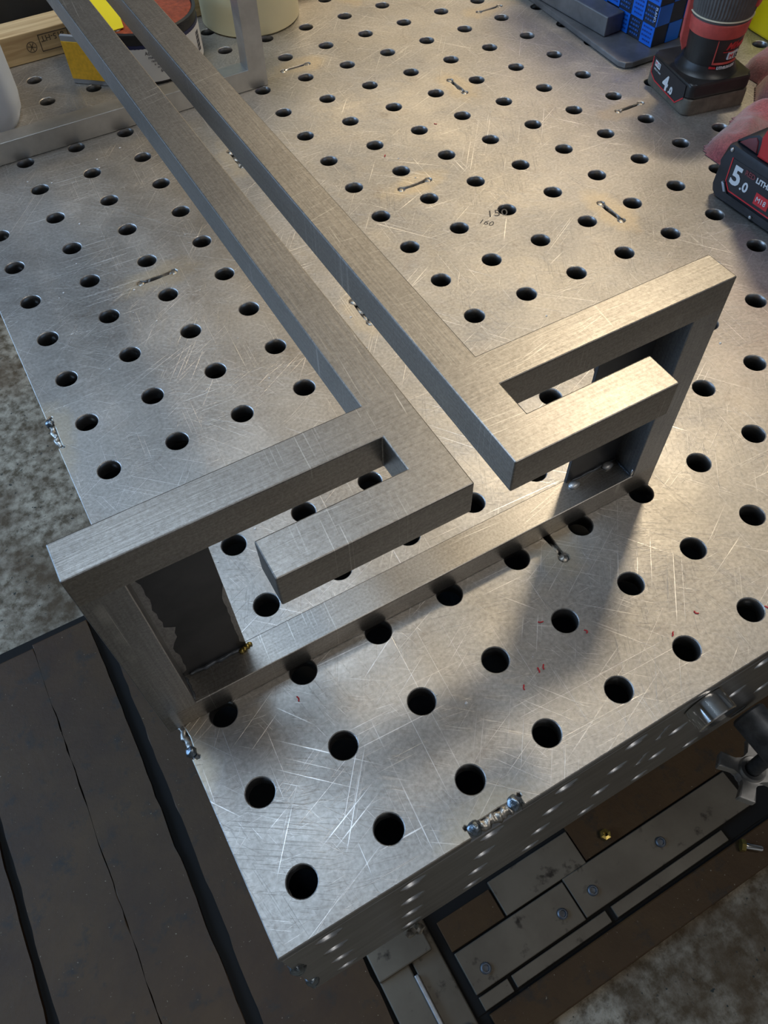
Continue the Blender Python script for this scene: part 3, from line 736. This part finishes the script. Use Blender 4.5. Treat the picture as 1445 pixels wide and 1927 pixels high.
wrapquad('logo_frame', R(-118), R(-116), .042, .0625, 'tool_red_dusty', hb, .0003, 2)
wrapquad('logo_frame', R(-118), R(-55), .0410, .0424, 'tool_red_dusty', hb, .0003, 12)
wrapquad('logo_dash', R(-122), R(-108), .0372, .0386, 'tool_red', hb, .0002, 5)
text('slogan_text', 'LITHIUM-ION', .0034, 'print_white', None, None, None, hb, .0002, 0, False, wr(R(-106), .0370), off=.0002)

# ------------------------------------------------------------------ cordless drill with 5.0 battery (only its near end is in view)
b5 = thing('cordless_drill', 'red cordless drill resting on its dark 5.0 battery pack at the right edge', 'power tool', (.617, .372, 0), R(1.5))
UL = 0.0
def yzprism(name, pts, x0, x1, mat, parent, bev=.002, world=False, smooth=40, seg=2):
    """outline in (y,z), extruded along x"""
    return prism(name, pts, x0, x1, mat, parent, world, bev, Matrix(((0, 0, 1, 0), (1, 0, 0, 0), (0, 1, 0, 0), (0, 0, 0, 1))), smooth, seg)
bc5 = yzprism('battery_case', [(-.002, .0003), (-.14, .0003), (-.142, .006), (-.142, .046), (-.003, .050), (.0015, .047), (.001, .031), (.0045, .027), (.0052, .010), (.003, .004)], 0, .078, 'battery_black', b5, .003)
yzprism('lower_band', [(-.012, .0060), (-.138, .0060), (-.138, .0098), (-.014, .0098), (-.009, .0190), (-.0065, .0190)], -.0018, .004, 'battery_black', bc5, .0008)
yzprism('latch_edge', [(-.0055, .0175), (-.0085, .0175), (-.0128, .0115), (-.0105, .0105)], -.0024, .002, 'grey_edge', bc5, .0004)
facequad('label_panel', [(.0075, .040), (.0080, .0195), (.0140, .0135), (.135, .0125), (.135, .041)], 'print_black', bc5, -.0004, .001)
stripe('label_line', [(.0078, .0400), (.0085, .0195), (.0145, .0130), (.135, .0118)], .0010, 'print_red', bc5, -.0008)
text('label_text', '5', .0225, 'print_white', (-.0007, -.0115, .0205), (0, -1, 0), (0, 0, 1), bc5, .0002, 0, False, off=.0007)
text('label_text', '.0', .0115, 'print_white', (-.0007, -.0235, .0200), (0, -1, 0), (0, 0, 1), bc5, .0002, 0, False, off=.0003)
text('label_text', 'RED', .0060, 'dark_red', (-.0007, -.0240, .0335), (0, -1, 0), (0, 0, 1), bc5, .0002, 0, False, off=.0002)
text('label_text', 'LITHIUM', .0060, 'print_white', (-.0007, -.0365, .0330), (0, -1, 0), (0, 0, 1), bc5, .0002, 0, False, off=.0002)
facequad('label_badge', [(.0410, .0260), (.0410, .0160), (.0560, .0160), (.0560, .0260)], 'print_red', bc5, -.0007)
text('label_text', 'M18', .0062, 'print_white', (-.0009, -.0425, .0190), (0, -1, 0), (0, 0, 1), bc5, .0002, 0, False)
tf = yzprism('tool_foot', [(-.002, .0500), (-.002, .0515), (-.010, .0590), (-.020, .0650), (-.026, .0640), (-.028, .0500)], .004, .070, 'battery_black', b5, .002)
yzprism('foot_inset', [(-.0060, .0520), (-.0125, .0580), (-.0195, .0622), (-.0225, .0600), (-.0245, .0510)], .0030, .006, 'dark_red', tf, .0006)
yzprism('drill_housing', [(-.0265, .0495), (-.0262, .066), (-.029, .085), (-.038, .105), (-.050, .150), (-.13, .150), (-.14, .0495)], .001, .068, 'tool_red', b5, .003, seg=3)
for k, (y, z) in enumerate(((-.0040, .0455), (-.044, .0040))):
    bm = bmesh.new(); blob(bm, (-.0005, y, z), .0018, k, .2, 2, (.6, 1, 1)); from_bm('screw', bm, 'cast_alloy', b5, False, 60)

# ------------------------------------------------------------------ red felt glove
def heap(name, x0, x1, y0, y1, fn, mat, nx=60, ny=60, smooth=True, z0=.0003):
    bm = bmesh.new(); top = []; bot = []
    for j in range(ny + 1):
        rt = []; rb = []
        for i in range(nx + 1):
            u, v = i / nx, j / ny; x = x0 + (x1 - x0) * u; y = y0 + (y1 - y0) * v; z = fn(x, y, u, v)
            rt.append(bm.verts.new((x, y, max(z, z0 + .0004)))); rb.append(bm.verts.new((x, y, z0)))
        top.append(rt); bot.append(rb)
    for j in range(ny):
        for i in range(nx):
            if max(top[j + a][i + b].co.z for a in (0, 1) for b in (0, 1)) <= z0 + .0005: continue
            bm.faces.new((top[j][i], top[j][i + 1], top[j + 1][i + 1], top[j + 1][i])); bm.faces.new((bot[j][i], bot[j + 1][i], bot[j + 1][i + 1], bot[j][i + 1]))
    be = [e for e in bm.edges if e.is_boundary]
    bt = {}
    for e in be:
        if e.verts[0].co.z > z0 + .0003: bt[e] = 1
    for e in list(bt):
        a, b = e.verts
        # matching bottom verts
        pass
    for v in [v for v in bm.verts if not v.link_faces]: bm.verts.remove(v)
    return from_bm(name, bm, mat, None, True, 180)
def sdl(px, py, ax, ay, bx, by):
    d = ((px - ax) * (bx - ax) + (py - ay) * (by - ay)) / ((bx - ax) ** 2 + (by - ay) ** 2); d = max(0, min(1, d))
    return math.hypot(px - ax - d * (bx - ax), py - ay - d * (by - ay))
def glove(x, y, u, v):
    n = noise.noise(Vector((x * 38, y * 38, 0))) * .006 + noise.noise(Vector((x * 90, y * 90, 3))) * .0022
    z = 0
    for ax, ay, bx, by, r, hgt in ((.678, .412, .74, .435, .022, .020), (.795, .450, .86, .47, .036, .030), (.81, .50, .86, .515, .022, .022), (.755, .415, .86, .42, .033, .028)):
        d = sdl(x, y, ax, ay, bx, by) + n
        if d < r: z = max(z, hgt * math.sqrt(1 - (d / r) ** 2) + n)
    return z
gl = heap('work_glove', .61, .92, .36, .58, glove, 'felt_red', 110, 80)
tag(gl, 'crumpled dusty red felt work glove between the two cordless tools', 'glove')

# ------------------------------------------------------------------ flat bar, box section, blue box, yellow case
fb = prism('flat_bar', [(.6900, .5930), (.6935, .5860), (.7010, .5830), (.80, .5830), (.82, .86), (.82, 1.1), (.7080, 1.1), (.7010, .76)], .0003, .0062, 'base_steel', None, bev=.0012)
fb.data.materials.clear(); plain('worn_grey', (.27, .27, .28), .5, .55, 25, .4, .1); fb.data.materials.append(MATS['worn_grey'])
tag(fb, 'wide flat grey steel bar with rounded end lying under the square tube', 'steel bar')
fb.data.update()
sq = box('square_tube', (0, 0, .0065), (.0245, .44, .0265), 'worn_grey', None, .0012, M=Matrix.Translation((.7085, .641, 0)) @ Matrix.Rotation(R(3.5), 4, 'Z'))
tag(sq, 'grey square steel tube lying on the flat bar beside the checked blue box', 'steel tube')
bb = thing('checked_cardboard_box', 'blue and dark navy checked cardboard box standing behind the upright cordless tool', 'box', (.735, .596, .0065), R(1.5))
CW, CH = .0190, .0200
NYc, NXc, NZc = 14, 6, 6
ct = box('carton', (0.0006, 0.0006, 0), (NXc * CW * 1.0, NYc * CW, NZc * CH), 'box_navy', bb, .0008, False)
bmB = bmesh.new(); bmD = bmesh.new(); bmP = bmesh.new(); bmQ = bmesh.new()
rnd = random.Random(9)
for j in range(NYc):
    for k in range(NZc):
        blue = (j + k) % 2 == 0
        y0 = j * CW + .0004; z0 = k * CH - .008 * 0 + .0004
        if blue: add_box(bmB, (-.0002, y0, z0), (.0008, y0 + CW - .0008, z0 + CH - .0008))
        tgt = bmQ if blue else bmP
        for r_ in range(4):                                # rows of small print on each square
            zz = z0 + .003 + r_ * .0042; a = y0 + .003
            while a < y0 + CW - .004:
                wdt = rnd.uniform(.0012, .0034); add_box(tgt, (-.00035, a, zz), (.0004, a + wdt, zz + .0017)); a += wdt + .0008
for i in range(NXc):
    for k in range(NZc):
        if (i + k) % 2 == 1: add_box(bmB, (i * CW + .0006, -.0002, k * CH + .0004), ((i + 1) * CW - .0002, .0008, (k + 1) * CH - .0004))
from_bm('printed_squares', bmB, 'box_blue', ct, False); from_bm('printed_lettering', bmP, 'print_blue', ct, False); from_bm('printed_lettering', bmQ, 'print_dark_blue', ct, False)
text('printed_word', 'PLANO', .0042, 'paper_blue', (-.0004, .0045, .0385), (0, 0, -1), (0, -1, 0), ct, .0001, 0, False)
ye = prism('yellow_case', [(.862, .578), (.8595, .540), (.98, .535), (.99, .70), (.90, .70)], .0003, .090, 'yellow_plastic', None, bev=.003)
tag(ye, 'bright yellow plastic case at the top right corner of the table', 'case')

# ------------------------------------------------------------------ things at the far left
wd = thing('pine_batten', 'sawn pine batten with black stamp lying behind the far bench end', 'wood', (.148, .94, 0))
bt = box('batten', (.10, .9395, .0003), (.62, .975, .0295), 'pine', wd, .0008)
# heat treatment stamp, upside down
text('stamp', '815-HT', .0082, 'stamp_ink', (.2015, .9392, .0225), (-1, 0, 0), (0, 0, -1), bt, .0001)
def ring_stamp(cx_, cz_, r, w_):
    bm = bmesh.new(); n = 24
    A = [bm.verts.new((cx_ + r * math.cos(2 * math.pi * k / n), .9392, cz_ + r * math.sin(2 * math.pi * k / n))) for k in range(n)]
    B_ = [bm.verts.new((cx_ + (r - w_) * math.cos(2 * math.pi * k / n), .9392, cz_ + (r - w_) * math.sin(2 * math.pi * k / n))) for k in range(n)]
    for k in range(n): bm.faces.new((A[k], A[(k + 1) % n], B_[(k + 1) % n], B_[k]))
    r2 = bmesh.ops.extrude_face_region(bm, geom=bm.faces[:]); bmesh.ops.translate(bm, vec=(0, .0006, 0), verts=[v for v in r2['geom'] if isinstance(v, bmesh.types.BMVert)])
    for a in (.3, 1.3, 2.2):
        c, s = math.cos(a), math.sin(a)
        add_box(bm, (-r * .8, 0, -w_ / 2), (r * .8, .0006, w_ / 2), M=Matrix.Translation((cx_, .9392, cz_)) @ Matrix.Rotation(a, 4, 'Y'))
    return from_bm('stamp', bm, 'stamp_ink', bt)
ring_stamp(.1640, .0145, .0055, .0006)
bm = bmesh.new()
for lo, hi in (((.1735, .9391, .0075), (.2060, .9396, .0082)), ((.1735, .9391, .0240), (.2060, .9396, .0247)), ((.1735, .9391, .0075), (.1742, .9396, .0247)), ((.2053, .9391, .0075), (.2060, .9396, .0247))): add_box(bm, lo, hi)
from_bm('stamp', bm, 'stamp_ink', bt)
text('stamp', '3260', .0052, 'stamp_ink', (.2225, .9392, .0225), (-1, 0, 0), (0, 0, -1), bt, .0001)

def roll():
    bm = bmesh.new(); n = 150; nz = 47; rings = []
    cxr, cyr, r0 = .040, .866, .087
    for j in range(nz + 1):
        z = .0004 + j * .0031; ring = []
        for k in range(n):
            a = 2 * math.pi * k / n
            rr = r0 + (.0006 if (k // 1 + j) % 2 == 0 else 0) + .0012 * noise.noise(Vector((math.cos(a) * 2, math.sin(a) * 2, z * 8)))
            if j < 5: rr -= (.0035 + .002 * noise.noise(Vector((math.cos(a) * 4, math.sin(a) * 4, 2)))) * (1 - j / 5)
            ring.append(bm.verts.new((cxr + rr * math.cos(a), cyr + rr * math.sin(a), z)))
        rings.append(ring)
    for a_, b_ in zip(rings, rings[1:]):
        for k in range(n): bm.faces.new((a_[k], a_[(k + 1) % n], b_[(k + 1) % n], b_[k]))
    bm.faces.new(rings[0]); bm.faces.new(rings[-1])
    return from_bm('paper_towel_roll', bm, 'paper_blue', None, True, 180)
tag(roll(), 'pale blue embossed paper towel roll standing at the far left of the table', 'paper roll')

# box with yellow label
yb = thing('yellow_plate', 'thin grey-edged upright plate with plain yellow face between paper roll and can', 'plate', (.1855, .8705, 0), math.atan2(-.0303, .034))
Lb = .056
pb_ = box('plate_body', (0, 0, .0003), (Lb, .004, .0480), 'grey_edge', yb, .0006, False)
box('label', (.0002, -.0005, .0052), (Lb - .001, .0005, .0425), 'yellow_label', pb_, .0002, False)
# can
cn = thing('paint_can', 'black tin can with rust-red lid and white printed label behind the bench frame', 'can', (.274, .876, 0))
MCn = Matrix.Translation((.274, .876, 0)); CR = .057
lathe('can_body', [(0, .0004), (CR - .001, .0004), (CR, .0015), (CR, .0470), (CR + .0010, .0478), (CR + .0010, .0500), (CR - .0020, .0508), (CR - .003, .0495)], 'can_black', cn, 72, MCn)
cld = lathe('can_lid', [(CR - .0030, .0480), (CR - .0034, .0497), (0, .0498)], 'can_lid', cn, 64, MCn)
def wrapband(name, c, r, a0, a1, z0, z1, mat, parent, n=40, th=.0004):
    bm = bmesh.new(); L = [[], [], [], []]
    for k in range(n + 1):
        a = a0 + (a1 - a0) * k / n
        for lst, z, rr in ((L[0], z0, r + th), (L[1], z1, r + th), (L[2], z1, r - th), (L[3], z0, r - th)): lst.append(bm.verts.new((c[0] + rr * math.cos(a), c[1] + rr * math.sin(a), z)))
    for q in range(4):
        for k in range(n): bm.faces.new((L[q][k], L[q][k + 1], L[(q + 1) % 4][k + 1], L[(q + 1) % 4][k]))
    bm.faces.new([l[0] for l in L]); bm.faces.new([l[-1] for l in L])
    return from_bm(name, bm, mat, parent, True, 60)
wrapband('label_band', (.274, .876), CR, R(-150), R(8), .0360, .0395, 'can_navy', cn)
clb = wrapband('can_label', (.274, .876), CR, R(-150), R(6), .0030, .0362, 'label_white', cn)
for i, (s_, sz, z) in enumerate((('Abdeckpapier', .0052, .0300), ('masking tape sheet', .0042, .0262), ('rate of material', .0036, .0228), ('x amount of', .0036, .0195), ('m per mix', .0034, .0163), ('60 litre', .0046, .0120), ('net', .0026, .0072), ('content', .0026, .0045))):
    text('can_print', s_, sz, 'label_print', None, None, None, clb, .0001, 0, True, (.274, .876, CR + .0006, CR + .0006, R(-109 + (i * 2.4 if i < 6 else i * 3)), z))
for k in range(5):
    text('can_print', 'lllllll', .005, 'label_print', None, None, None, clb, .0001, .2, True, (.274, .876, CR + .0006, CR + .0006, R(-42), .028 - k * .004))
for a, rr in ((R(-105), .045), (R(-140), .046)):
    lathe('lid_hole', [(0, .0500), (.0035, .0500), (.0045, .0506), (.0052, .0500)], 'label_white', cld, 20, Matrix.Translation((.274 + rr * math.cos(a), .876 + rr * math.sin(a), 0)))
ys_ = prism('yellow_sheet', [(.212, .865), (.216, .840), (.246, .842), (.262, .930), (.215, .930)], .0512, .0519, 'yellow_sheet', None)
tag(ys_, 'bright yellow paper sheet lying on the rust-red can lid', 'sheet')

# cream container
cr_ = lathe('cream_container', [(0, .0004), (.0545, .0004), (.0562, .002), (.0560, .13), (.0575, .132), (.0575, .14), (0, .14)], 'cream_plastic', None, 72, Matrix.Translation((.4085, .9100, 0)))
tag(cr_, 'cream coloured round plastic container behind the right post of the far bench end', 'container')
# box with blue wipe hanging over its corner
bx = box('cardboard_box', (.335, .978, .0004), (.352, 1.06, .10), 'brown_box', None, .0012)
tag(bx, 'dark brown cardboard box under the hanging blue wipe', 'box')
bm = bmesh.new()
ptsw = [(.3016, .7073)]
def wipe():
    bm = bmesh.new(); n = 14; top = []
    # a folded wipe whose corner hangs down in front of the box
    tip = Vector((.3400, .945, .028)); A = Vector((.2880, .965, .098)); Bq = Vector((.3760, .962, .098)); back = Vector((.33, 1.05, .105))
    rows = []
    for i in range(n + 1):
        f = i / n; a = tip.lerp(A, f); b = tip.lerp(Bq, f); row = []
        for k in range(n + 1):
            g_ = k / n; p = a.lerp(b, g_); p.y += .006 * math.sin(g_ * 9 + f * 3) * f - .010 * math.sin(g_ * math.pi) * f
            row.append(bm.verts.new(p))
        rows.append(row)
    for i in range(6):
        f = (i + 1) / 6; row = []
        for k in range(n + 1):
            v = rows[n][k].co if i == 0 else base_row[k]
            if i == 0: base_row = [q.co.copy() for q in rows[n]]; v = base_row[k]
            row.append(bm.verts.new((v.x, v.y + f * .09, v.z + .006 * math.sin(f * 2.2) + .002 * math.sin(k + i))))
        rows.append(row)
    for a_, b_ in zip(rows, rows[1:]):
        for k in range(n): bm.faces.new((a_[k], a_[k + 1], b_[k + 1], b_[k]))
    bmesh.ops.remove_doubles(bm, verts=bm.verts[:], dist=1e-5)
    r2 = bmesh.ops.solidify(bm, geom=bm.faces[:], thickness=.0012)
    return from_bm('blue_wipe', bm, 'cloth_blue', None, True, 180)
tag(wipe(), 'blue cloth wipe draped with one corner hanging down over the dark box', 'cloth')
# black bag behind the batten
def bagf(x, y, u, v):
    e = min(1, 6 * min(u, 1 - u)) * min(1, 8 * min(v, 1 - v))
    return e * (.10 + .03 * noise.noise(Vector((x * 14, y * 14, 0))) + .02 * noise.noise(Vector((x * 35, y * 35, 2))))
bg = heap('black_bag', .10, .31, .985, 1.15, bagf, 'black_bag', 50, 40)
tag(bg, 'crumpled black bag behind the pine batten', 'bag')
